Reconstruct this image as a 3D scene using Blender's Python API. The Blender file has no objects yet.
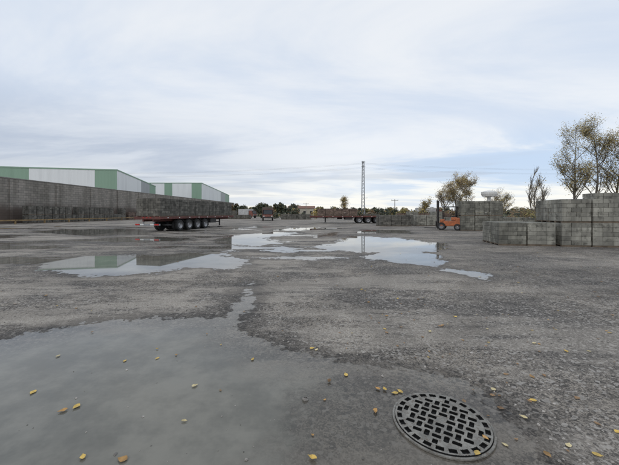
import bpy, math, random
import numpy as np
from mathutils import Vector, Matrix
R=random.Random(7)
sc=bpy.context.scene
sc.view_settings.view_transform='Standard'; sc.view_settings.look='None'; sc.view_settings.exposure=0

# ---------------------------------------------------------------- node helpers
class NT:
    def __init__(s,nt): s.t=nt; s.n=nt.nodes; s.l=nt.links
    def new(s,ty,**k):
        n=s.n.new(ty)
        for a,b in k.items(): setattr(n,a,b)
        return n
    def put(s,sock,v):
        if v is None: return
        if isinstance(v,bpy.types.NodeSocket): s.l.new(v,sock)
        else:
            if sock.type=='RGBA' and len(v)==3: v=(*v,1)
            sock.default_value=v
    def math(s,op,a,b=None,c=None,clamp=False):
        n=s.new('ShaderNodeMath',operation=op,use_clamp=clamp)
        for i,v in enumerate((a,b,c)): s.put(n.inputs[i],v)
        return n.outputs[0]
    def mr(s,v,a,b,c=0.,d=1.,smooth=True):
        n=s.new('ShaderNodeMapRange',interpolation_type='SMOOTHSTEP' if smooth else 'LINEAR')
        for i,x in enumerate((v,a,b,c,d)): s.put(n.inputs[i],x)
        return n.outputs[0]
    def mix(s,f,a,b,blend='MIX'):
        n=s.new('ShaderNodeMix',data_type='RGBA',blend_type=blend)
        s.put(n.inputs[0],f); s.put(n.inputs[6],a); s.put(n.inputs[7],b)
        return n.outputs[2]
    def noise(s,vec,scale,detail=4,rough=.55,dist=0.):
        n=s.new('ShaderNodeTexNoise'); s.put(n.inputs['Vector'],vec)
        n.inputs['Scale'].default_value=scale;n.inputs['Detail'].default_value=detail
        n.inputs['Roughness'].default_value=rough;n.inputs['Distortion'].default_value=dist
        return n.outputs['Fac']
    def vor(s,vec,scale,out='Color',feature='F1'):
        n=s.new('ShaderNodeTexVoronoi',feature=feature); s.put(n.inputs['Vector'],vec)
        n.inputs['Scale'].default_value=scale
        return n.outputs[out]
    def mapping(s,vec,scale=(1,1,1),loc=(0,0,0),rot=(0,0,0)):
        n=s.new('ShaderNodeMapping'); s.put(n.inputs[0],vec)
        n.inputs['Scale'].default_value=scale;n.inputs['Location'].default_value=loc;n.inputs['Rotation'].default_value=rot
        return n.outputs[0]
    def bump(s,h,strength=.5,dist=.01):
        n=s.new('ShaderNodeBump'); s.put(n.inputs['Height'],h)
        s.put(n.inputs['Strength'],strength); n.inputs['Distance'].default_value=dist
        return n.outputs[0]

def newmat(name):
    m=bpy.data.materials.new(name); m.use_nodes=True
    t=NT(m.node_tree); b=t.n['Principled BSDF']
    return m,t,b

def simple(name,col,rough=.7,var=.25,scale=3.,metal=0.,island=0.,dirt=None,bump=0.,bscale=40.,streak=False):
    m,t,b=newmat(name)
    co=t.new('ShaderNodeTexCoord').outputs['Object']
    n=t.noise(t.mapping(co,(1,1,.25)) if streak else co,scale,4,.6)
    dark=tuple(c*(1-var) for c in col); lite=tuple(min(1,c*(1+var)) for c in col)
    c=t.mix(t.mr(n,.3,.7),dark,lite)
    if dirt:
        c=t.mix(t.mr(t.noise(co,scale*2.7,4,.7),.48,.68,0,.85),c,dirt)
    if island:
        r=t.new('ShaderNodeNewGeometry').outputs['Random Per Island']
        v=t.mr(r,0,1,1-island,1+island,False)
        hs=t.new('ShaderNodeHueSaturation'); t.put(hs.inputs['Value'],v); t.put(hs.inputs['Color'],c)
        c=hs.outputs[0]
    t.put(b.inputs['Base Color'],c); b.inputs['Roughness'].default_value=rough; b.inputs['Metallic'].default_value=metal
    if bump: t.put(b.inputs['Normal'],t.bump(t.noise(co,bscale,3,.6),bump,.02))
    return m

# ---------------------------------------------------------------- mesh builder
class MB:
    def __init__(s): s.v=[];s.f=[];s.m=[]
    def box(s,c,d,rz=0.,mi=0,rx=0.,ry=0.,j=0.):
        x,y,z=d[0]/2,d[1]/2,d[2]/2
        M=Matrix.Rotation(rz,3,'Z')@Matrix.Rotation(ry,3,'Y')@Matrix.Rotation(rx,3,'X')
        k=len(s.v)
        for p in ((-x,-y,-z),(x,-y,-z),(x,y,-z),(-x,y,-z),(-x,-y,z),(x,-y,z),(x,y,z),(-x,y,z)):
            q=M@Vector(p)
            s.v.append((q.x+c[0]+R.uniform(-j,j),q.y+c[1]+R.uniform(-j,j),q.z+c[2]+R.uniform(-j,j)))
        for f in ((0,3,2,1),(4,5,6,7),(0,1,5,4),(1,2,6,5),(2,3,7,6),(3,0,4,7)):
            s.f.append([k+i for i in f]); s.m.append(mi)
    def tube(s,pts,rad,n=8,mi=0,caps=True):
        k=len(s.v); N=len(pts); pts=[Vector(p) for p in pts]
        for i,p in enumerate(pts):
            d=(pts[min(i+1,N-1)]-pts[max(i-1,0)])
            if d.length<1e-6: d=Vector((0,0,1))
            d.normalize()
            a=d.cross(Vector((0,0,1)) if abs(d.z)<.9 else Vector((1,0,0))).normalized(); b=d.cross(a)
            r=rad[i] if hasattr(rad,'__len__') else rad
            for q in range(n):
                t=2*math.pi*q/n; w=p+a*math.cos(t)*r+b*math.sin(t)*r; s.v.append(tuple(w))
        for i in range(N-1):
            for q in range(n):
                s.f.append([k+i*n+q,k+i*n+(q+1)%n,k+(i+1)*n+(q+1)%n,k+(i+1)*n+q]); s.m.append(mi)
        if caps:
            s.f.append([k+q for q in range(n)][::-1]); s.m.append(mi)
            s.f.append([k+(N-1)*n+q for q in range(n)]); s.m.append(mi)
    def poly(s,vs,fs,mi=0):
        k=len(s.v); s.v+= [tuple(v) for v in vs]
        for f in fs: s.f.append([k+i for i in f]); s.m.append(mi)
    def build(s,name,mats,parent=None,smooth=False,bevel=0.):
        me=bpy.data.meshes.new(name); me.from_pydata(s.v,[],s.f)
        for m in mats: me.materials.append(m)
        me.polygons.foreach_set('material_index',s.m)
        if smooth: me.polygons.foreach_set('use_smooth',[True]*len(s.f))
        me.update()
        o=bpy.data.objects.new(name,me); sc.collection.objects.link(o)
        if parent: o.parent=parent
        if bevel:
            b=o.modifiers.new('bevel','BEVEL'); b.width=bevel; b.segments=2; b.limit_method='ANGLE'
        return o
def empty(name,loc=(0,0,0),rz=0.):
    o=bpy.data.objects.new(name,None); sc.collection.objects.link(o); o.location=loc; o.rotation_euler=(0,0,rz)
    o.empty_display_size=.3
    return o

# ---------------------------------------------------------------- puddle outlines (metres on the ground)
PUD=[
 [(-3.9,3.78),(-3.69,4.1),(-3.22,4.4),(-2.58,4.57),(-1.69,4.62),(-1.31,4.66),(-1.3,5.5),(-1.5,6.8),(-1.2,6.9),(-.98,5.65),(-1.04,4.57),(-.79,4.0),(-.23,3.5),(.33,3.27),(.8,3.15),(1.25,2.95),(1.55,2.6),(1.6,2.2),(1.4,1.8),(1.2,1.2),(-4.5,1.0),(-6.3,2.3),(-5.6,3.5)],
 [(-7.9,8.6),(-8.7,10.3),(-7.62,11.2),(-5.8,11.1),(-4.38,12.3),(-3.0,11.3),(-1.8,9.41),(-2.3,8.4),(-3.46,8.7),(-4.33,7.9),(-5.07,7.4),(-6.25,7.8)],
 [(-24.3,25.3),(-23.3,29),(-17,30),(-11.9,22.9),(-16,21.4)],
 [(-5.7,17.8),(-5.4,21.8),(-2.9,25.3),(-.8,24),(-2.85,19.2),(-1.3,16),(-2.64,14.5),(-4.2,15)],
 [(.2,14.1),(1.8,17.1),(2.8,20.9),(5.8,19.2),(6.9,15.7),(6.15,13),(4.96,12.6),(4.6,10),(3.73,8.9),(2.8,9.6),(1.8,10.9),(2.7,12.0),(1.0,12.6)],
 [(3.66,8.42),(4.44,8.57),(4.7,7.74),(4.26,7.16),(3.95,7.6)],
 [(-16,9.2),(-15.5,10.9),(-10.6,10.9),(-8.0,10.2),(-8.2,9.4),(-11,9.0)],
 [(-3.2,28),(-2,32),(1,33),(.5,28)],
 [(4,24),(5,29),(9,28),(8,23)],
 [(-13,17.2),(-12,19.3),(-8,19.4),(-6.8,17.6),(-9,16.4)],
 [(-2.2,12.6),(-1.6,13.8),(-.2,13.6),(-.6,12.4)],
 [(.5,20),(1.0,23),(2.2,25),(2.4,22)],
 [(-20,13.2),(-19,15),(-12.5,14.8),(-11,13.6),(-14,13)],
 [(-30,19),(-29,21.5),(-20,21),(-19,19.2)],
]
def sdf(px,py):
    best=np.full(px.shape,-1e9)
    for P in PUD:
        P=np.array(P); d2=np.full(px.shape,1e18); ins=np.zeros(px.shape,bool)
        for i in range(len(P)):
            a=P[i]; b=P[(i+1)%len(P)]
            ex,ey=b-a; wx=px-a[0]; wy=py-a[1]
            t=np.clip((wx*ex+wy*ey)/(ex*ex+ey*ey),0,1)
            d2=np.minimum(d2,(wx-t*ex)**2+(wy-t*ey)**2)
            c=((a[1]>py)!=(b[1]>py))
            with np.errstate(divide='ignore',invalid='ignore'):
                xi=(b[0]-a[0])*(py-a[1])/(b[1]-a[1]+1e-12)+a[0]
            ins^=(c&(px<xi))
        d=np.sqrt(d2); best=np.maximum(best,np.where(ins,d,-d))
    return best

# ---------------------------------------------------------------- ground
def ground():
    ys=[-400,-150,-60,-25,-12,-6,-3,-1.5,-.5,0,.4]
    y=.8
    while y<4000: ys.append(y); y*=1.016
    S=np.linspace(-8.9,8.9,421); xs=.8*np.sinh(S)
    ys=np.array(ys); X,Y=np.meshgrid(xs,ys); X=X.ravel();Y=Y.ravel()
    nx=len(xs);ny=len(ys)
    I=np.arange(nx*ny).reshape(ny,nx)
    F=np.stack([I[:-1,:-1],I[:-1,1:],I[1:,1:],I[1:,:-1]],-1).reshape(-1,4)
    me=bpy.data.meshes.new('ground')
    me.from_pydata(np.stack([X,Y,0*X],-1).tolist(),[],F.tolist())
    a=me.attributes.new('pud','FLOAT','POINT'); a.data.foreach_set('value',np.clip(sdf(X,Y),-6,4).astype(np.float32))
    o=bpy.data.objects.new('ground',me); sc.collection.objects.link(o)
    m,t,b=newmat('wet_gravel_asphalt')
    co=t.new('ShaderNodeTexCoord').outputs['Object']
    at=t.new('ShaderNodeAttribute',attribute_name='pud').outputs['Fac']
    sep=t.new('ShaderNodeSeparateXYZ'); t.put(sep.inputs[0],co)
    dist=sep.outputs['Y']
    n1=t.math('SUBTRACT',t.noise(co,1.1,4,.68),.5)
    n2=t.math('SUBTRACT',t.noise(co,8,3,.65),.5)
    amp=t.mr(dist,4,16,.8,3.6,False)
    s=t.math('ADD',at,t.math('MULTIPLY',n1,amp))
    s=t.math('ADD',s,t.math('MULTIPLY',n2,.5))
    # wheel tracks: arcs pressed by turning lorries
    trk=None
    for (cx,cy,r0) in ((-30,2,29.0),(-30,2,31.1),(26,-9,27.2),(26,-9,29.3),(4,62,43.),(4,62,45.1),(-6,70,57.5),(-6,70,59.6)):
        dx=t.math('SUBTRACT',sep.outputs['X'],cx); dy=t.math('SUBTRACT',dist,cy)
        rr=t.math('SQRT',t.math('ADD',t.math('MULTIPLY',dx,dx),t.math('MULTIPLY',dy,dy)))
        e=t.math('ABSOLUTE',t.math('SUBTRACT',t.math('SUBTRACT',rr,r0),t.math('MULTIPLY',n1,.7)))
        mk=t.mr(e,.45,.15)
        trk=mk if trk is None else t.math('MAXIMUM',trk,mk)
    # random shallow puddles / wet drag marks away from the camera
    st=t.noise(t.mapping(co,(.12,.42,1),rot=(0,0,math.radians(-12))),1.,4,.66,.4)
    far=t.mr(dist,5.5,11)
    r=t.math('MULTIPLY',t.math('SUBTRACT',st,.56),4.)
    r=t.math('ADD',r,t.math('MULTIPLY',n2,1.1))
    r=t.math('ADD',r,t.math('MULTIPLY',trk,.22))
    r=t.math('ADD',r,t.math('MULTIPLY',t.math('SUBTRACT',far,1.),3.))
    r=t.math('SUBTRACT',r,t.math('MULTIPLY',t.mr(dist,34,48),2.))
    r=t.math('SUBTRACT',r,t.math('MULTIPLY',t.mr(sep.outputs['X'],1,6),.5))
    s2=t.math('MAXIMUM',s,r)
    water=t.mr(s2,0.,.05)
    damp=t.math('MAXIMUM',t.mr(s2,-.45,.02),t.mr(st,.48,.6,0,.5))
    damp=t.math('MAXIMUM',damp,t.math('MULTIPLY',trk,t.mr(n1,-.12,.1,.1,.5)))
    # stones
    v1=t.new('ShaderNodeSeparateColor'); t.put(v1.inputs[0],t.vor(co,85)); g1=v1.outputs[0]
    v2=t.new('ShaderNodeSeparateColor'); t.put(v2.inputs[0],t.vor(co,34)); g2=v2.outputs[0]
    fine=t.noise(co,160,2,.7)
    big=t.noise(co,.35,4,.62); mid=t.noise(co,2.2,5,.72)
    base=t.mix(t.mr(big,.38,.62),(.22,.205,.188),(.40,.36,.31))
    base=t.mix(t.mr(mid,.4,.62),t.mix(1.,base,(.64,.64,.65),'MULTIPLY'),base)
    base=t.mix(t.mr(g1,.0,1.,0,1),t.mix(1.,base,(.42,.42,.43),'MULTIPLY'),t.mix(1.,base,(1.5,1.48,1.44),'MULTIPLY'))
    base=t.mix(t.mr(g2,.84,.9,0,.8),base,(.48,.45,.41))
    base=t.mix(t.mr(g2,.14,.06,0,.75),base,(.06,.057,.054))
    base=t.mix(t.mr(fine,.3,.7,.0,.3),base,(.10,.095,.085))
    # sandy streaks
    sand=t.noise(t.mapping(co,(.22,.7,1),loc=(3,8,0)),1.,5,.75)
    sandf=t.math('MULTIPLY',t.mr(sand,.47,.57,0,.7),t.mr(sep.outputs['X'],6,-1,.45,1.))
    base=t.mix(sandf,base,t.mix(g1,(.34,.305,.26),(.52,.475,.415)))
    wetc=t.mix(1.,base,(.44,.43,.42),'MULTIPLY')
    col=t.mix(damp,base,wetc)
    murk=t.mix(t.mr(t.noise(co,1.3,5,.68),.36,.64),(.12,.117,.10),(.195,.187,.158))
    depth=t.mr(s,0.0,.9)
    wc=t.mix(t.mr(depth,0,1,.2,1.,False),t.mix(1.,wetc,(1.05,1.02,.97),'MULTIPLY'),murk)
    # shallow dark bed round the drain
    ddx=t.math('SUBTRACT',sep.outputs['X'],.75); ddy=t.math('SUBTRACT',dist,2.2)
    dr=t.math('SQRT',t.math('ADD',t.math('MULTIPLY',ddx,ddx),t.math('MULTIPLY',ddy,ddy)))
    dr=t.math('ADD',dr,t.math('MULTIPLY',n1,1.2))
    wc=t.mix(t.mr(dr,1.15,.65,0,.8),wc,t.mix(1.,wetc,(.75,.74,.72),'MULTIPLY'))
    col=t.mix(water,col,wc)
    # beyond the yard: rough grass and field
    wob=t.math('ADD',dist,t.math('MULTIPLY',n1,90))
    fld=t.mr(wob,110,150)
    grass=t.mix(t.mr(big,.35,.65),(.06,.075,.03),(.13,.115,.055))
    col=t.mix(fld,col,grass)
    t.put(b.inputs['Base Color'],col)
    rough=t.math('SUBTRACT',.9,t.math('MULTIPLY',damp,.38))
    water2=t.math('MULTIPLY',water,t.math('SUBTRACT',1.,fld))
    ro=t.new('ShaderNodeMix',data_type='FLOAT'); t.put(ro.inputs[0],water2); t.put(ro.inputs[2],rough); ro.inputs[3].default_value=.025
    t.put(b.inputs['Roughness'],ro.outputs[0])
    b.inputs['IOR'].default_value=1.38
    sp=t.mr(water2,0,1,.25,.55,False); t.put(b.inputs['Specular IOR Level'],sp)
    h=t.math('ADD',t.math('MULTIPLY',g1,.8),t.math('MULTIPLY',g2,.7))
    h=t.math('ADD',h,t.math('MULTIPLY',fine,.6))
    t.put(b.inputs['Normal'],t.bump(h,t.mr(water2,0,1,.75,0.,False),.016))
    me.materials.append(m)
ground()

# ---------------------------------------------------------------- gravel and leaves
def gravel():
    mb=MB(); N=17000
    d=np.exp(np.random.RandomState(3).uniform(math.log(1.35),math.log(12),N)); rs=np.random.RandomState(4)
    x=d*rs.uniform(-1.25,1.25,N); s=sdf(x,d)
    for i in range(N):
        if s[i]>-.12 and rs.rand()>.02: continue
        if (x[i]-1.0)**2+(d[i]-2.3)**2<.19: continue
        r=.0035+.011*rs.rand()**3
        if rs.rand()<.01: r*=1.8
        a=rs.uniform(0,6.28); fl=rs.uniform(.45,.8)
        vs=[]
        for k in range(5):
            q=a+k*1.257; rr=r*rs.uniform(.75,1.25); vs.append((x[i]+rr*math.cos(q),d[i]+rr*math.sin(q),r*.15))
        for k in range(4):
            q=a+.6+k*1.57; rr=r*rs.uniform(.45,.75); vs.append((x[i]+rr*math.cos(q),d[i]+rr*math.sin(q),r*fl*rs.uniform(.85,1.3)))
        mb.poly(vs,[(5,6,7,8),(0,1,5),(1,6,5),(1,2,6),(2,3,7,6),(3,4,8,7),(4,0,5,8)])
    m=simple('gravel_stone',(.25,.232,.21),.85,.3,20,island=.6)
    mb.build('gravel',[m])
    mb=MB(); mb.tube([(-.035,2.57,0),(-.035,2.57,.012),(-.03,2.575,.022)],[.026,.028,.014],7)
    mb.build('stone',[m],smooth=True)
gravel()
def leaves():
    ms=[simple('leaf_yellow',(.58,.40,.10),.6,.25,30,island=.2),simple('leaf_orange',(.42,.24,.08),.65,.25,30,island=.3),simple('leaf_brown',(.26,.16,.08),.7,.25,30,island=.3),simple('leaf_pale',(.56,.47,.26),.6,.2,30,island=.2)]
    mb=MB(); rs=random.Random(5)
    near=[(-2.46,2.67),(-1.92,2.47),(-1.99,2.42),(-1.48,1.96),(-1.21,1.94),(-.96,2.3),(-1.06,2.77),(-.62,3.27),(.68,2.71),(.81,2.68),(.53,2.41),(1.10,1.97),(1.67,2.34),(1.66,2.71),(2.95,3.45),(1.78,2.06),(2.17,2.93),(1.9,1.98),(4.0,4.0),(1.62,4.03),(.03,3.53),(.36,2.96),(1.57,1.98),(1.9,2.55),(.02,1.95),(.62,2.72),(.76,2.66)]
    pts=list(near)
    for _ in range(560):
        d=math.exp(rs.uniform(math.log(2.0),math.log(20))); t=rs.uniform(-1.1,1.15)
        if t<.0 and rs.random()<.8: continue
        if d<3.2 and t<.55 and rs.random()<.8: continue
        pts.append((t*d,d))
    for q,(x,y) in enumerate(pts):
        L=rs.uniform(.024,.036) if q<len(near) else rs.choice([rs.uniform(.010,.020),rs.uniform(.014,.032)])
        if (x-1.01)**2+(y-2.29)**2<.14: z0=.026
        else: z0=.006
        a=rs.uniform(0,6.28); W=L*rs.uniform(.55,.85); c=rs.uniform(-.2,.8)*L
        prof=[(-1.0,.0),(-.75,.55),(-.2,1.),(.35,.75),(.8,.25),(1.15,0)]
        vs=[]
        for (u,w) in prof:
            for sgn in (1,0,-1):
                px=u*L; py=sgn*w*W*rs.uniform(.75,1.15); pz=z0+abs(sgn)*w*c*.5+max(0,c)*(u*u)*.4+rs.uniform(0,.003)
                vs.append((x+px*math.cos(a)-py*math.sin(a),y+px*math.sin(a)+py*math.cos(a),pz))
        fs=[]
        for i in range(5):
            k=i*3; fs+=[(k,k+1,k+4,k+3),(k+1,k+2,k+5,k+4)]
        mb.poly(vs,fs,rs.choice([0,0,1,3]) if q<len(near) else rs.choice([0,1,2,2,2,3]))
    mb.build('fallen_leaves',ms)
leaves()

# ---------------------------------------------------------------- manhole grate
def manhole():
    P=empty('manhole_cover',(1.007,2.29,0),math.radians(12))
    iron=simple('cast_iron',(.23,.22,.195),.6,.3,14,metal=.1,dirt=(.12,.095,.07),bump=.5,bscale=150)
    black=simple('shade_black',(.006,.006,.006),.9,.1,5)  # near-black paint standing in for the shade inside the drain
    def ring(mb,r0,r1,z0,z1,n=96,mi=0):
        vs=[];fs=[]
        for i in range(n):
            a=2*math.pi*i/n;c,s=math.cos(a),math.sin(a)
            vs+=[(r0*c,r0*s,z0),(r1*c,r1*s,z0),(r1*c,r1*s,z1),(r0*c,r0*s,z1)]
        for i in range(n):
            k=4*i;j=4*((i+1)%n)
            fs+=[(k+1,j+1,j+2,k+2),(k+2,j+2,j+3,k+3),(k+3,j+3,j,k),(k,j,j+1,k+1)]
        mb.poly(vs,fs,mi)
    mb=MB(); ring(mb,.343,.360,.002,.016); mb.build('frame',[iron],P,bevel=.003)
    mb=MB(); mb.tube([(0,0,.0025),(0,0,.0045)],.343,64); mb.build('pit_shade_disc',[black],P)  # no real hole: flat black disc painted as the shaded depth
    g=.003; n=int(.34/g); ax=(np.arange(-n,n+1))*g
    CX,CY=np.meshgrid((ax[:-1]+ax[1:])/2,(ax[:-1]+ax[1:])/2)
    rr=np.hypot(CX,CY)
    c45=math.cos(math.pi/4); u=(CX+CY)*c45; v=(CY-CX)*c45; sp=.066
    iu=np.round(u/sp); iv=np.round(v/sp)
    slot=np.zeros(CX.shape,bool)
    for a0 in (-1,0,1):
        for b0 in (-1,0,1):
            ju=iu+a0; jv=iv+b0; du=u-ju*sp; dv=v-jv*sp
            par=(np.mod(ju+jv,2)==0); a=np.where(par,du,dv); b=np.where(par,dv,du)
            cr=np.hypot(ju*sp,jv*sp)
            slot|=(np.hypot(np.maximum(np.abs(a)-.023,0),np.maximum(np.abs(b)-.010,0))<.0075)&(cr<.265)&(cr>.01)
    slot&=(rr<.280)
    th=np.arctan2(CY,CX); N=24; dth=(np.mod(th/(2*math.pi)*N,1)-.5)*2*math.pi/N
    ringslot=(np.abs(rr-.3075)<.018)&(np.abs(dth)*rr<.027)
    keep=(~slot)&(~ringslot)&(rr<.339)
    I=np.arange((2*n+1)**2).reshape(2*n+1,2*n+1)
    F=np.stack([I[:-1,:-1],I[:-1,1:],I[1:,1:],I[1:,:-1]],-1)[keep]
    used=np.unique(F); mp=np.full((2*n+1)**2,-1); mp[used]=np.arange(len(used))
    VX,VY=np.meshgrid(ax,ax); V=np.stack([VX.ravel(),VY.ravel(),np.full(VX.size,.0225)],-1)[used]
    me=bpy.data.meshes.new('grate'); me.from_pydata(V.tolist(),[],mp[F].tolist()); me.materials.append(iron); me.materials.append(black)
    o=bpy.data.objects.new('grate',me); sc.collection.objects.link(o); o.parent=P
    s=o.modifiers.new('s','SOLIDIFY'); s.thickness=.015; s.offset=-1; s.material_offset_rim=1  # rim of the slots takes the black, so their shade is painted
manhole()

# ---------------------------------------------------------------- materials
conc=simple('concrete_block',(.23,.222,.19),.9,.38,1.3,island=.26,dirt=(.085,.082,.068),bump=.5,bscale=30,streak=True)
concm=simple('concrete_block_darker',(.165,.16,.135),.9,.38,1.3,island=.28,dirt=(.07,.068,.055),bump=.5,bscale=30,streak=True)  # same concrete in a darker tone
concd=simple('concrete_block_darkest',(.12,.113,.098),.9,.35,1.8,island=.35,dirt=(.06,.058,.048),bump=.5,bscale=30,streak=True)  # darkest tone of the concrete, for loads and far stacks
concr=simple('reddish_block',(.14,.10,.08),.9,.3,2,island=.35,dirt=(.08,.06,.05),bump=.4)
wood=simple('pallet_wood',(.14,.11,.08),.85,.3,6,island=.3)
red=simple('red_paint',(.12,.035,.028),.65,.3,3,dirt=(.06,.042,.033))
tyre=simple('tyre_rubber',(.025,.025,.025),.85,.2,5)
steel=simple('steel',(.32,.32,.33),.45,.2,6,metal=.7,dirt=(.12,.10,.08))
dark=simple('dark_frame',(.035,.033,.032),.7,.2,5)
white=simple('white_paint',(.72,.72,.70),.5,.08,2,dirt=(.5,.49,.45))
galv=simple('galvanised',(.30,.31,.32),.5,.15,4,metal=.4)
redl=simple('red_lens',(.45,.02,.015),.25,.05,5)

def pallet(mb,x,y,z,rz,nx=3,ny=5,nz=5,mi=0,wi=1,bl=.4,bw=.22,bh=.21,run=False):
    W=nx*bl; D=ny*bw
    c,s=math.cos(rz),math.sin(rz)
    def T(a,b): return (x+a*c-b*s,y+a*s+b*c)
    for k in (-1,0,1):
        p=T(0,k*(D/2-.06)); mb.box((p[0],p[1],z+.03),(W,.09,.06),rz,wi)
    p=T(0,0); mb.box((p[0],p[1],z+.071),(W,D,.02),rz,wi)
    z0=z+.083
    for l in range(nz):
        off=(l%2) if run else 0
        cols=[(-(nx/2)+i+.5,1.) for i in range(nx)] if not off else [(-(nx/2)+.25,.5)]+[(-(nx/2)+i+1.,1.) for i in range(nx-1)]+[(nx/2-.25,.5)]
        for i,(a0,wf) in enumerate(cols):
            for j in range(ny):
                if 0<i<len(cols)-1 and 0<j<ny-1 and l<nz-1: continue
                if l==nz-1 and R.random()<.02: continue
                a=a0*bl+R.uniform(-.006,.006); b=(j-(ny-1)/2)*bw+R.uniform(-.01,.01)
                p=T(a,b); mb.box((p[0],p[1],z0+l*bh+bh/2),(bl*wf-.012,bw-.010,bh-.010),rz+R.uniform(-.012,.012),mi)
    return z0-z+nz*bh

def stackrow(name,p0,rz,n,levels,mi=0,depth=1,nz=5,gap=.055,mats=None):
    o=MB(); MM=mats or [conc,wood,concm]
    for i in range(n):
        lv=levels[i] if hasattr(levels,'__len__') else levels
        for dd in range(depth):
            a=i*(1.2+gap)+.6; b=dd*1.15+.55
            z=0
            for l in range(lv):
                jx,jy=R.uniform(-.012,.012),R.uniform(-.035,.035)
                q=mi if len(MM)<3 else R.choice((0,0,2))
                z+=pallet(o,a+jx,b+jy,z,R.uniform(-.008,.008),nz=nz,mi=q,run=R.random()<.35)
    ob=o.build(name,MM); ob.location=(p0[0],p0[1],0); ob.rotation_euler=(0,0,rz)
    return ob
A=math.atan2(-.2,1)
stackrow('concrete_block_stack',(9.35,14.8),A,2,1,depth=2,nz=5)
stackrow('concrete_block_stack',(12.0,14.25),A,6,2,depth=2,nz=5)
stackrow('concrete_block_stack',(16.6,17.4),A,4,3,depth=1,nz=4)
stackrow('concrete_block_stack',(13.75,27.2),math.radians(-2),3,2,depth=1,nz=6,mats=[concm,wood])
stackrow('concrete_block_stack',(17.9,30),math.radians(4),4,[1,1,1,1],depth=2,nz=5)
stackrow('concrete_block_stack',(8.6,36),math.radians(3),3,[1,1,1],depth=2,nz=6,mats=[concd,wood])
stackrow('concrete_block_stack',(13.4,37.5),math.radians(2),2,[1,1],depth=2,nz=6)
stackrow('concrete_block_stack',(13,46),math.radians(0),7,[1,1,2,1,1,2,1],depth=2,nz=4)
stackrow('concrete_block_stack',(-7,74),0,6,[1,1,1,1,1,1],depth=1,nz=6,mats=[concd,wood])
stackrow('concrete_block_stack',(-22,80),0,5,[1,2,1,1,1],depth=1,nz=5,mats=[concd,wood])
stackrow('reddish_block_stack',(16.5,56),0,8,[1,1,1,1,1,1,1,1],depth=1,nz=7,mats=[concr,wood])

# ---------------------------------------------------------------- semitrailer
def wheel(mb,x,y,r=.5,w=.28,side=1):
    prof=[(.0,.10),(.16,.12),(.26,.04),(.30,.0),(.46,-.0),(.5,.05),(.5,w-.05),(.46,w),(.0,w)]
    n=24; vs=[]
    for k in range(n):
        a=2*math.pi*k/n
        for (rr,dd) in prof: vs.append((x+rr/.5*r*math.cos(a),y+side*(-dd),r+rr/.5*r*math.sin(a)))
    K=len(prof)
    for k in range(n):
        for i in range(K-1):
            mb.f.append([len(mb.v)+q for q in (k*K+i,k*K+i+1,((k+1)%n)*K+i+1,((k+1)%n)*K+i)]); mb.m.append(1 if i<3 else 0)
    mb.v+=vs
def trailer(loc,rz,L,axles,load,hb=1.28):
    P=empty('flatbed_semitrailer',loc,rz)
    mb=MB()
    for y in (-.5,.5):
        mb.box((L/2,y,1.02),(L-.1,.14,.30),0,0)
    for i in range(int(L/1.0)):
        mb.box((.5+i*1.0,0,1.12),(.10,2.36,.10),0,0)
    mb.build('chassis',[red],P)
    mb=MB(); mb.box((L/2,0,hb-.045),(L,2.44,.07)); mb.build('deck',[wood],P)
    mb=MB()
    for y in (-1.25,1.25):
        mb.box((L/2,y,hb-.09),(L+.02,.05,.20),0,0)
        for i in range(int(L/1.5)):
            mb.box((.9+i*1.5,y*1.024,hb-.09),(.16,.012,.06),0,1)
    mb.box((-.03,0,hb-.10),(.07,2.55,.24),0,0); mb.box((L+.03,0,hb-.10),(.07,2.55,.24),0,0)
    mb.build('side_rail',[red,white],P,bevel=.006)
    mb=MB(); mb.box((.0,0,.62),(.12,2.4,.14),0,2)
    for y in (-.5,.5): mb.box((.1,y,.8),(.08,.08,.4),0,2)
    for y in (-.95,.95):
        mb.box((-.075,y,.63),(.04,.42,.12),0,1)
    for y in (-.5,.5): mb.box((-.072,y,.63),(.02,.35,.11),0,0)
    for y in (-.35,0,.35): mb.box((-.085,y,1.2),(.02,.14,.06),0,1)
    mb.build('rear_bumper',[white,redl,galv],P)
    mb=MB()
    for ax in axles:
        for sgn in (-1,1):
            wheel(mb,ax,sgn*1.23,.5,.27,sgn); wheel(mb,ax,sgn*.92,.5,.27,sgn)
        mb.tube([(ax,-1.1,.5),(ax,1.1,.5)],.07,8,1)
    mb.build('wheels',[tyre,steel],P,smooth=False)
    mb=MB()
    for ax in axles:
        for sgn in (-1,1):
            pts=[(ax+.6*math.cos(a),sgn*1.08,.5+.6*math.sin(a)) for a in [math.radians(30+20*k) for k in range(7)]]
            for p,q in zip(pts,pts[1:]):
                mx=[(p[i]+q[i])/2 for i in range(3)]; mb.box(mx,(.25,.32,.015),0,0,ry=-math.atan2(q[2]-p[2],q[0]-p[0]))
    mb.build('mudguards',[dark],P)
    mb=MB()
    for y in (-.75,.75):
        mb.box((L-2.4,y,.62),(.12,.12,.9)); mb.box((L-2.4,y,.03),(.34,.3,.06))
    mb.tube([(L-2.4,-.75,.6),(L-2.4,.75,.6)],.04,8)
    mb.build('landing_legs',[dark],P)
    mb=MB()
    mb.box((axles[-1]+1.6,-.9,.78),(1.1,.5,.45)); mb.box((axles[-1]+1.6,.9,.78),(1.1,.5,.45))
    mb.tube([(axles[-1]+2.5,-.2,.78),(axles[-1]+3.3,-.2,.78)],.16,12)
    mb.build('tool_box',[dark],P,bevel=.01)
    mb=MB()
    for (x0,x1,nz,mi,rows) in load:
        x=x0+.6
        while x+.6<=x1+.01:
            for yy in (-.6,.6):
                pallet(mb,x,yy,hb+.004,0,nz=nz,mi=mi,ny=5,bw=.235,run=True)
            x+=1.23
    mb.build('block_load',[concd,wood,concr],P)
    return P
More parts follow.
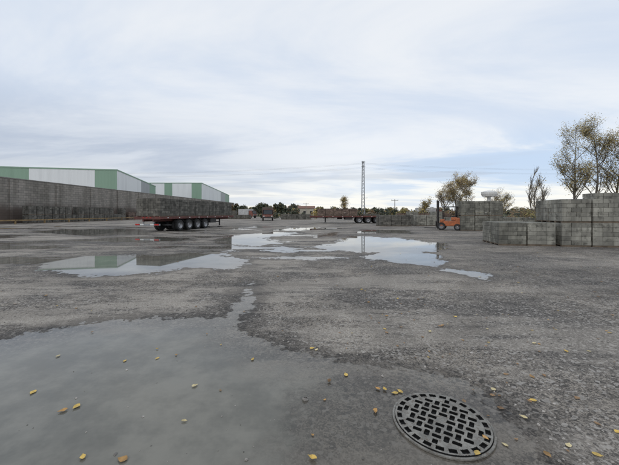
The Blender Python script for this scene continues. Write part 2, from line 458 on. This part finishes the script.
trailer((-13.6,25.2,0),math.radians(76.5),12.6,[2.6,3.95,5.3,6.65],[(.05,12.5,7,0,2)])
trailer((12.0,47.5,0),math.radians(180),11.9,[1.6,2.95,4.3],[(4.6,11.9,5,2,2),(1.2,3.7,1,0,2)],hb=1.15)

# ---------------------------------------------------------------- forklift
def forklift(loc,rz):
    P=empty('forklift',loc,rz)
    org=simple('orange_paint',(.42,.12,.04),.5,.2,4,dirt=(.14,.07,.045))
    mb=MB(); mb.box((0,0,.62),(1.5,1.05,.5)); mb.box((-.85,0,.75),(.5,1.1,.75)); mb.box((-.55,0,1.05),(.7,.9,.3)); mb.box((.55,0,.75),(.35,1.05,.55))
    mb.build('body',[org],P,bevel=.05)
    mb=MB()
    for x,y in ((-.8,-.48),(-.8,.48),(.55,-.48),(.55,.48)): mb.tube([(x,y,.9),(x*.85,y*.95,2.15)],.035,6)
    mb.box((-.1,0,2.18),(1.35,1.05,.07)); mb.box((-.35,0,1.3),(.5,.5,.12)); mb.box((-.6,0,1.55),(.1,.5,.5))
    mb.tube([(.35,0,.95),(.2,0,1.35)],.02,6)
    mb.build('cab',[dark],P)
    mb=MB()
    for y in (-.33,.33):
        mb.box((.95,y,1.45),(.10,.09,2.7)); mb.box((1.02,y*.75,1.5),(.06,.06,2.6))
    for z in (.3,1.3,2.75): mb.box((.95,0,z),(.08,.75,.09))
    mb.box((1.08,0,.55),(.05,1.0,.5))
    for y in (-.3,.3): mb.box((1.65,y,.16),(1.1,.11,.045))
    mb.build('mast',[dark],P)
    mb=MB()
    for x,r in ((.6,.36),(-.75,.30)):
        for s in (-1,1): wheel(mb,x,s*.62,r,.25,s)
    mb.build('wheels',[tyre,steel],P)
forklift((13.2,28.4,0),math.radians(150))

# ---------------------------------------------------------------- van / truck in the distance
def truck(loc,rz,colr):
    P=empty('parked_truck',loc,rz)
    body=simple('truck_body',colr,.5,.15,2)
    glass=simple('dark_glass',(.02,.025,.03),.1,.1,2)
    mb=MB(); mb.box((0,.9,1.75),(2.3,4.2,2.1)); mb.build('cargo_box',[body],P,bevel=.04)
    mb=MB()
    vs=[(-1.05,-1.3,.55),(1.05,-1.3,.55),(1.05,-2.9,.55),(-1.05,-2.9,.55),(-1.0,-1.3,2.35),(1.0,-1.3,2.35),(.95,-2.45,2.3),(-.95,-2.45,2.3),(-1.05,-2.9,1.3),(1.05,-2.9,1.3)]
    mb.poly(vs,[(0,1,2,3)[::-1],(0,3,8,7,4),(1,5,6,9,2),(3,2,9,8),(4,7,6,5),(0,4,5,1)],0); mb.poly([(-.9,-2.87,1.36),(.9,-2.87,1.36),(.85,-2.5,2.2),(-.85,-2.5,2.2)],[(0,1,2,3)],1)
    mb.box((0,-2.93,.7),(2.1,.08,.25),0,2)
    for x in (-.8,.8): mb.box((x,-2.96,.95),(.28,.05,.16),0,3)
    mb.build('cab',[simple('cab_paint',(.20,.08,.06),.4),glass,dark,white],P)
    mb=MB()
    for y in (-2.0,1.9):
        for s in (-1,1):
            k=len(mb.v); wheel(mb,0,0,.45,.25,1)
            for i in range(k,len(mb.v)):
                vx,vy,vz=mb.v[i]; mb.v[i]=(s*(1.12)+s*vy,y+vx,vz)
    mb.box((0,0,.62),(.8,5,.2),0,0)
    mb.build('wheels',[tyre,steel],P)
truck((-8.9,64,0),math.radians(8),(.10,.075,.06))
truck((-19.5,95,0),math.radians(60),(.45,.45,.45))
truck((28,70,0),math.radians(80),(.5,.5,.5))

# ---------------------------------------------------------------- boundary wall
def wall():
    m,t,b=newmat('blockwork')
    tc=t.new('ShaderNodeTexCoord').outputs['Object']
    br=t.new('ShaderNodeTexBrick'); sp=t.new('ShaderNodeSeparateXYZ'); t.put(sp.inputs[0],tc)
    cb=t.new('ShaderNodeCombineXYZ'); t.put(cb.inputs[0],sp.outputs[0]); t.put(cb.inputs[1],sp.outputs[2])
    t.put(br.inputs['Vector'],cb.outputs[0])
    br.inputs['Scale'].default_value=1.; br.inputs['Brick Width'].default_value=.8; br.inputs['Row Height'].default_value=.4
    br.inputs['Mortar Size'].default_value=.025
    br.inputs['Color1'].default_value=(.33,.30,.265,1); br.inputs['Color2'].default_value=(.25,.232,.205,1); br.inputs['Mortar'].default_value=(.15,.14,.125,1)
    st=t.mr(t.noise(t.mapping(tc,(.5,1,.08)),1.2,4,.6),.35,.7)
    c=t.mix(st,br.outputs['Color'],t.mix(1.,br.outputs['Color'],(.6,.6,.58),'MULTIPLY'))
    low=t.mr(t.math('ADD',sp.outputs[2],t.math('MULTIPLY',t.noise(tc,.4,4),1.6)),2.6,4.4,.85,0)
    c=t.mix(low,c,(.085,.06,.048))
    t.put(b.inputs['Base Color'],c); b.inputs['Roughness'].default_value=.9
    t.put(b.inputs['Normal'],t.bump(br.outputs['Fac'],.4,-.02))
    P=empty('block_wall',(-46.75,30,0),math.atan2(1,.0483))
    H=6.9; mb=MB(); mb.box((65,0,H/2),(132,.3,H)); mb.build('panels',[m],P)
    mb=MB()
    for i in range(17): mb.box((i*8,-.24,H/2-.05),(.45,.18,H-.1))
    mb.build('pilasters',[m],P)
    cp=simple('coping',(.26,.25,.23),.9,.25,1)
    mb=MB()
    for i in range(33): mb.box((i*4,0,H+.06),(3.98,.42,.12))
    mb.build('coping',[cp],P)
wall()
yel=simple('ochre_beam',(.25,.17,.08),.8,.3,1,dirt=(.12,.09,.06))
mb=MB()
for i in range(13):
    mb.box((0,i*4.5,.55),(.12,4.44,.18),0,0); mb.box((0,i*4.5-2.2,.25),(.16,.16,.5),0,0)
o=mb.build('guard_rail',[yel]); o.location=(-42.3,36,0); o.rotation_euler=(0,0,math.radians(-2.8))
def wstack(name,x,y,n,lv,mats,nz=7):
    o=stackrow(name,(0,0),0,n,lv,depth=1,nz=nz,mats=mats,gap=.12); o.location=(x,y,0); o.rotation_euler=(0,0,math.radians(87)); return o
wstack('concrete_block_stack',-43.0,46,17,[2,2,2,2,2,2,1,2,2,2,2,2,2,2,1,1,2],[concd,wood],6)
wstack('reddish_block_stack',-42.2,70,12,[1]*12,[concr,wood],8)
wstack('reddish_block_stack',-40.8,90,20,[1]*20,[concr,wood],8)

# ---------------------------------------------------------------- warehouses
def siding(name,col):
    m,t,b=newmat(name); tc=t.new('ShaderNodeTexCoord').outputs['Object']
    w=t.new('ShaderNodeTexWave'); t.put(w.inputs['Vector'],tc); w.inputs['Scale'].default_value=1.2; w.bands_direction='X'
    c=t.mix(t.mr(w.outputs['Fac'],0,1,0,.25),col,tuple(x*.7 for x in col))
    c=t.mix(t.mr(t.noise(t.mapping(tc,(.6,.6,.06)),1.,4),.45,.75,0,.35),c,tuple(x*.65 for x in col))
    t.put(b.inputs['Base Color'],c); b.inputs['Roughness'].default_value=.5
    t.put(b.inputs['Normal'],t.bump(w.outputs['Fac'],.5,.04)); return m
sw=siding('white_siding',(.80,.82,.82)); sg=siding('green_siding',(.25,.38,.28)); sgr=siding('grey_roof_sheet',(.38,.40,.41))
def warehouse(corner,left,right,H0,HL,HR,strF,strE):
    P=empty('warehouse',(0,0,0))
    c=Vector((*corner,0)); l=Vector((*left,0)); r=Vector((*right,0)); b=l+(r-c)
    def face(a,bb,ha,hb,bands,nm):
        L=(bb-a).length; d=(bb-a).normalized(); ang=math.atan2(d.y,d.x); mb=MB(); s=0.
        for (f,mi) in bands:
            e=min(1,s+f); x0,x1=s*L,e*L; z0=ha+(hb-ha)*s; z1=ha+(hb-ha)*e; th=.15
            mb.poly([(x0,0,0),(x1-.02,0,0),(x1-.02,0,z1),(x0,0,z0),(x0,th,0),(x1-.02,th,0),(x1-.02,th,z1),(x0,th,z0)],
                    [(0,1,2,3),(5,4,7,6),(4,0,3,7),(1,5,6,2),(3,2,6,7)],mi); s=e
        o=mb.build(nm,[sw,sg,sgr],P); o.location=a; o.rotation_euler=(0,0,ang)
        t=MB()
        t.poly([(-.05,-.08,ha),(L+.05,-.08,hb),(L+.05,.25,hb),(-.05,.25,ha),(-.05,-.08,ha+.35),(L+.05,-.08,hb+.35),(L+.05,.25,hb+.35),(-.05,.25,ha+.35)],
               [(0,1,5,4),(1,2,6,5),(2,3,7,6),(3,0,4,7),(4,5,6,7),(3,2,1,0)],0)
        o=t.build(nm+'_trim',[sg],P); o.location=a; o.rotation_euler=(0,0,ang)
    face(l,c,HL,H0,strF,'front_wall'); face(c,r,H0,HR,strE,'end_wall')
    mb=MB(); up=Vector((0,0,1))
    q=.3
    mb.poly([c+up*(H0-q),r+up*(HR-q),b+up*(HL-q),l+up*(HL-q)],[(0,1,2,3)]); 
    mb.poly([r,b,b+up*(HL-q),r+up*(HR-q)],[(0,1,2,3)]); mb.poly([b,l,l+up*(HL-q),b+up*(HL-q)],[(0,1,2,3)])
    mb.build('roof',[sgr],P)
warehouse((-54.5,85),(-110,74),(-59,115),13.6,13.7,11.6,[(.49,0),(.13,1),(.28,0),(.10,1)],[(.55,0),(.25,2),(.2,1)])
warehouse((-48.5,135),(-75,130),(-53.5,200),14.9,14.4,13.2,[(.22,1),(.20,0),(.12,1),(.30,0),(.16,1)],[(.6,0),(.2,2),(.2,1)])

# ---------------------------------------------------------------- lattice pylon, poles, wires
def pylon(loc,H=17.,w=.5,arms=True):
    mb=MB(); n=16
    def hw(z): return w*(1-.5*z/H)
    cs=[(-1,-1),(1,-1),(1,1),(-1,1)]
    for a,b in cs: mb.tube([(a*hw(0),b*hw(0),0),(a*hw(H),b*hw(H),H)],.06,5)
    for i in range(n):
        z0=H*i/n; z1=H*(i+1)/n; h0,h1=hw(z0),hw(z1)
        for k in range(4):
            a=cs[k];b=cs[(k+1)%4]
            mb.tube([(a[0]*h0,a[1]*h0,z0),(b[0]*h1,b[1]*h1,z1)],.03,4); mb.tube([(b[0]*h0,b[1]*h0,z0),(a[0]*h1,a[1]*h1,z1)],.03,4)
    for z,l in ((H-.3,.9),(H-1.6,1.0)):
        mb.box((0,0,z),(.12,2*l,.12)); mb.box((0,0,z),(1.3,.12,.1))
        for x in (-l,l): mb.tube([(0,x,z-.06),(0,x,z-.5)],.06,6)
    o=mb.build('lattice_pylon',[galv]); o.location=loc; return o
pylon((16.1,90,0),17.2); pylon((-95,110,0),17); pylon((118,96,0),17)
def pole(loc,H):
    mb=MB(); mb.tube([(0,0,0),(0,0,H)],[.17,.10],8); mb.box((0,0,H-.4),(2.2,.12,.12))
    for x in (-1,0,1): mb.tube([(x,0,H-.34),(x,0,H-.1)],.05,6)
    o=mb.build('utility_pole',[simple('pole_concrete',(.28,.27,.25),.9)]); o.location=loc
pole((22,120,0),8); pole((27,95,0),6.0); pole((-1.5,130,0),6.0)
mb=MB()
def wire(a,b,sag):
    pts=[]
    for i in range(25):
        t=i/24; p=[a[k]+(b[k]-a[k])*t for k in range(3)]; p[2]-=4*sag*t*(1-t); pts.append(p)
    mb.tube(pts,.010,4)
for dy,z in ((-.9,16.4),(.9,16.4),(-1,15.1),(1,15.1)):
    wire((16.1,90+dy,z),(-95,110+dy,z),1.3); wire((16.1,90+dy,z),(118,96+dy,z),1.3)
mb.build('power_lines',[simple('cable',(.18,.18,.19),.6)])

# ---------------------------------------------------------------- white water tower
mb=MB(); mb.tube([(0,0,0),(0,0,4.8)],.3,12); mb.tube([(0,0,4.6),(0,0,4.75),(0,0,5.15),(0,0,5.55),(0,0,5.75),(0,0,5.85)],[.4,1.15,1.3,1.3,.7,.1],24)
o=mb.build('water_tower',[white],smooth=False); o.location=(33.8,56.5,0)

# ---------------------------------------------------------------- trees
barks=simple('bark',(.13,.115,.095),.9,.3,6,bump=.5)
def leafmat(name,col,isl=.4):
    return simple(name,col,.6,.2,1.,island=isl)
LY=leafmat('foliage_yellow',(.40,.30,.10)); LG=leafmat('foliage_olive',(.22,.185,.07)); LD=leafmat('foliage_dark',(.045,.055,.03)); LB=leafmat('foliage_brown',(.18,.115,.06))
def tree(loc,H,spread,nleaf,ls,mats,seed,low=.22,up=.75,trunk=None,w=(3,2)):
    rs=random.Random(seed); mb=MB(); tips=[]
    def branch(p,d,L,r,dep):
        n=6 if dep==0 else 4; pts=[p.copy()];rad=[r]; q=p.copy(); dd=d.copy()
        for i in range(n):
            dd=(dd+Vector((rs.gauss(0,.12),rs.gauss(0,.12),rs.gauss(0,.06)+ (.06 if dep else .03)))).normalized()
            q=q+dd*L/n; pts.append(q.copy()); rad.append(r*(1-.8*(i+1)/n)+.006)
        mb.tube(pts,rad,6 if dep<2 else 4,0,False)
        if dep>=2:
            for k in range(1,len(pts)): tips.append(pts[k])
        if dep<3:
            nb=(16,6,4)[dep]
            for k in range(nb):
                f=rs.uniform(low if dep==0 else .25,1.0); i=min(n-1,int(f*n)); g=f*n-i
                s=pts[i].lerp(pts[i+1],g); az=rs.uniform(0,6.28)
                side=Vector((math.cos(az),math.sin(az),rs.uniform(-.1,.3)))
                nd=(side*(1-up)*1.6+dd.lerp(Vector((0,0,1)),.4)*up).normalized()
                LL=(spread if dep==0 else L*.55)*rs.uniform(.6,1.1)*(1-.45*f if dep==0 else 1)
                branch(s,nd,LL,max(.008,rad[i]*.5),dep+1)
    branch(Vector((0,0,0)),Vector((rs.uniform(-.06,.06),rs.uniform(-.06,.06),1)).normalized(),H*.88,trunk or H*.013,0)
    keep=[t for t in tips if rs.random()<.6]
    for _ in range(nleaf):
        t=rs.choice(keep); g=.26
        c=t+Vector((rs.gauss(0,g),rs.gauss(0,g),rs.gauss(0,g)))
        a=Vector((rs.gauss(0,1),rs.gauss(0,1),rs.gauss(0,1))).normalized(); b=a.orthogonal().normalized(); s=ls*rs.uniform(.6,1.3)
        mb.poly([c-a*s,c+b*s*.6,c+a*s,c-b*s*.6],[(0,1,2,3)],rs.choices([1,2],w)[0])
    o=mb.build('poplar_tree',[barks]+mats); o.location=loc; return o
tree((30.9,35.5,0),10.6,4.4,7500,.075,[LY,LG],11,up=.66)
tree((34.3,36,0),12.0,4.4,8500,.075,[LY,LG],12,up=.66)
tree((37.0,36.5,0),11.2,4.6,8000,.075,[LY,LG],13,up=.66)
tree((41.5,38,0),10.5,4.6,5500,.075,[LG,LY],23,up=.68)
tree((30.5,40.5,0),6.0,2.5,700,.07,[LY,LB],14,up=.8)
tree((26.8,60,0),7.9,3.9,4200,.10,[LY,LB],15,up=.68)
tree((30.0,61,0),8.6,3.9,4600,.10,[LY,LB],16,up=.68)
tree((33.4,64,0),8.2,3.8,3900,.10,[LY,LB],17,up=.68)
tree((39.5,64,0),7.0,3.4,1500,.10,[LB,LY],24,up=.7)
tree((34.2,46,0),8.0,2.2,60,.06,[LB,LY],18,up=.84)
tree((36.6,47,0),6.6,2.0,80,.06,[LB,LY],19,up=.84)
tree((33,52,0),5,2.4,1500,.08,[LY,LG],20,up=.7)
tree((10.2,90,0),6.2,2.4,1400,.13,[LY,LB],21,up=.75)
tree((24,66,0),4.6,2.0,1200,.12,[LY,LG],22,up=.7)

def mass(name,pts,mats,seed,ls,dens,wts):
    rs=random.Random(seed); mb=MB()
    for (x,y,h,r) in pts:
        mb.tube([(x,y,0),(x+.1,y,h*.6)],[r*.09,r*.04],5,0,False)
        lobes=[(x+rs.gauss(0,r*.45),y+rs.gauss(0,r*.4),h*rs.uniform(.3,.82),r*rs.uniform(.3,.6)) for _ in range(7)]
        mi=rs.choices([1,2,3],wts)[0]
        for _ in range(int(dens*r*h)):
            lx,ly,lz,lr=rs.choice(lobes)
            v=Vector((rs.gauss(0,1),rs.gauss(0,1),rs.gauss(0,1))).normalized()*lr*rs.uniform(.5,1.1)
            c=Vector((lx,ly,max(.15,lz)))+v
            a=Vector((rs.gauss(0,1),rs.gauss(0,1),rs.gauss(0,1))).normalized(); b=a.orthogonal().normalized(); s=ls*rs.uniform(.6,1.4)
            mb.poly([c-a*s,c+b*s*.7,c+a*s,c-b*s*.7],[(0,1,2,3)],mi if rs.random()<.8 else rs.choice([1,2,3]))
    return mb.build(name,[barks]+mats)
rs=random.Random(3)
pts=[]
for i in range(120):
    x=-120+i*3.1+rs.uniform(-1.5,1.5); pts.append((x,rs.uniform(225,270),rs.uniform(4,8.5)*(1.15 if x<-5 else .85),rs.uniform(2.2,4)))
mass('distant_trees',pts,[LD,LG,LB],4,.55,26,(6,2,2))
pts=[(-38+rs.uniform(-9,9)+i*1.1,rs.uniform(135,165),rs.uniform(3,7.5),rs.uniform(1.6,3)) for i in range(32)]
mass('distant_trees',pts,[LD,LG,LB],5,.38,30,(6,2,2))
pts=[(22+i*2.0+rs.uniform(-.8,.8),72+rs.uniform(-4,4)-i*.35,rs.uniform(1.6,3.6),rs.uniform(1.2,2.)) for i in range(38)]
mass('hedge',pts,[LG,LY,LB],6,.2,90,(5,2,3))
pts=[(20+i*1.5+rs.uniform(-.8,.8),34+rs.uniform(-2,2)+i*.1,rs.uniform(1.2,2.4),rs.uniform(.9,1.4)) for i in range(16)]
mass('hedge',pts,[LG,LD,LB],8,.09,220,(5,3,3))
pts=[(x,88+rs.uniform(-5,5),rs.uniform(1.5,3.5),rs.uniform(1.0,1.8)) for x in (-14,-11,-9.5,-5,-2,2,4,7,12,14,19,21,25)]
mass('hedge',pts,[LD,LY,LB],9,.22,70,(5,2,3))

# ---------------------------------------------------------------- distant low buildings
mb=MB(); mb.box((0,0,2.2),(16,9,4.4)); mb.poly([(-8.4,-4.9,4.4),(8.4,-4.9,4.4),(8.4,4.9,4.4),(-8.4,4.9,4.4),(-8.4,0,5.9),(8.4,0,5.9)],[(0,1,5,4),(2,3,4,5),(1,2,5),(3,0,4)],1)
for i in range(4): mb.box((-6+i*4,-4.53,2),(1.4,.08,1.6),0,2)
o=mb.build('farm_shed',[simple('render_wall',(.42,.38,.32),.9,.1),simple('tile_roof',(.2,.11,.08),.9,.2),dark]); o.location=(-5,185,0)

# ---------------------------------------------------------------- world
w=bpy.data.worlds.new('World'); sc.world=w; w.use_nodes=True
t=NT(w.node_tree); bg=t.n['Background']
EL=math.radians(38); AZ=math.radians(215)
sky=t.new('ShaderNodeTexSky',sky_type='NISHITA',sun_disc=False,sun_elevation=EL,sun_rotation=AZ)
g=t.new('ShaderNodeTexCoord').outputs['Generated']
sp=t.new('ShaderNodeSeparateXYZ'); t.put(sp.inputs[0],g); X,Y,Z=sp.outputs
zc=t.math('MAXIMUM',Z,0.0); den=t.math('ADD',zc,.10)
cv=t.new('ShaderNodeCombineXYZ'); t.put(cv.inputs[0],t.math('DIVIDE',X,den)); t.put(cv.inputs[1],t.math('DIVIDE',Y,den))
n=t.noise(t.mapping(cv.outputs[0],(.42,.75,1),loc=(2.3,.7,0),rot=(0,0,.35)),1.,6,.6,.6)
n2=t.noise(t.mapping(cv.outputs[0],(.16,.2,1),loc=(7.3,3.1,0)),1.,2,.5)
c=t.mix(t.mr(n,.34,.66),(6.9,7.8,9.2),(9.2,9.5,9.9))
c=t.mix(t.mr(n2,.35,.65,0,.45),c,(9.3,9.5,9.9))
lm=t.math('MULTIPLY',t.mr(X,.15,-.5),t.math('MULTIPLY',t.mr(Z,.0,.07),t.mr(Z,.36,.16)))
c=t.mix(t.math('MULTIPLY',lm,.8),c,t.mix(t.mr(n,.38,.6),(4.9,5.5,6.6),(6.9,7.4,8.2)))
hz=t.math('MULTIPLY',t.mr(Z,.16,.02),t.mr(n,.40,.56,.25,1.))
c=t.mix(t.math('MULTIPLY',hz,t.mr(Y,-.2,.9,.2,1.)),c,(10.6,10.4,9.8))
# pale blue break low on the right
br=t.math('MULTIPLY',t.mr(X,.05,.45),t.math('MULTIPLY',t.mr(Z,.03,.09),t.mr(Z,.27,.14)))
c=t.mix(t.math('MULTIPLY',br,t.mr(n,.58,.44,0,.75)),c,(5.6,7.1,9.3))
bar=t.noise(t.mapping(g,(1.6,1.6,22),loc=(.4,0,1.3)),1.,4,.6)
bm=t.math('MULTIPLY',t.mr(bar,.5,.62),t.math('MULTIPLY',t.mr(Z,.015,.04),t.mr(Z,.19,.09)))
c=t.mix(t.math('MULTIPLY',bm,.6),c,(5.6,6.1,7.0))
fin=t.mix(.90,sky.outputs[0],c)
t.put(bg.inputs[0],fin); bg.inputs[1].default_value=.1
sun=bpy.data.lights.new('sun','SUN'); sun.energy=.6; sun.angle=math.radians(18); sun.color=(1,.96,.9)
so=bpy.data.objects.new('sun',sun); sc.collection.objects.link(so)
d=Vector((math.sin(AZ)*math.cos(EL),math.cos(AZ)*math.cos(EL),math.sin(EL)))
so.rotation_euler=d.to_track_quat('Z','Y').to_euler(); so.location=(0,-10,30)

cam=bpy.data.cameras.new('camera'); co=bpy.data.objects.new('camera',cam); sc.collection.objects.link(co)
co.location=(0,0,1.6); co.rotation_euler=(math.radians(90),0,0)
cam.sensor_width=36; cam.lens=36*300/619; cam.shift_y=-19.5/619; cam.clip_start=.05; cam.clip_end=6000
sc.camera=co
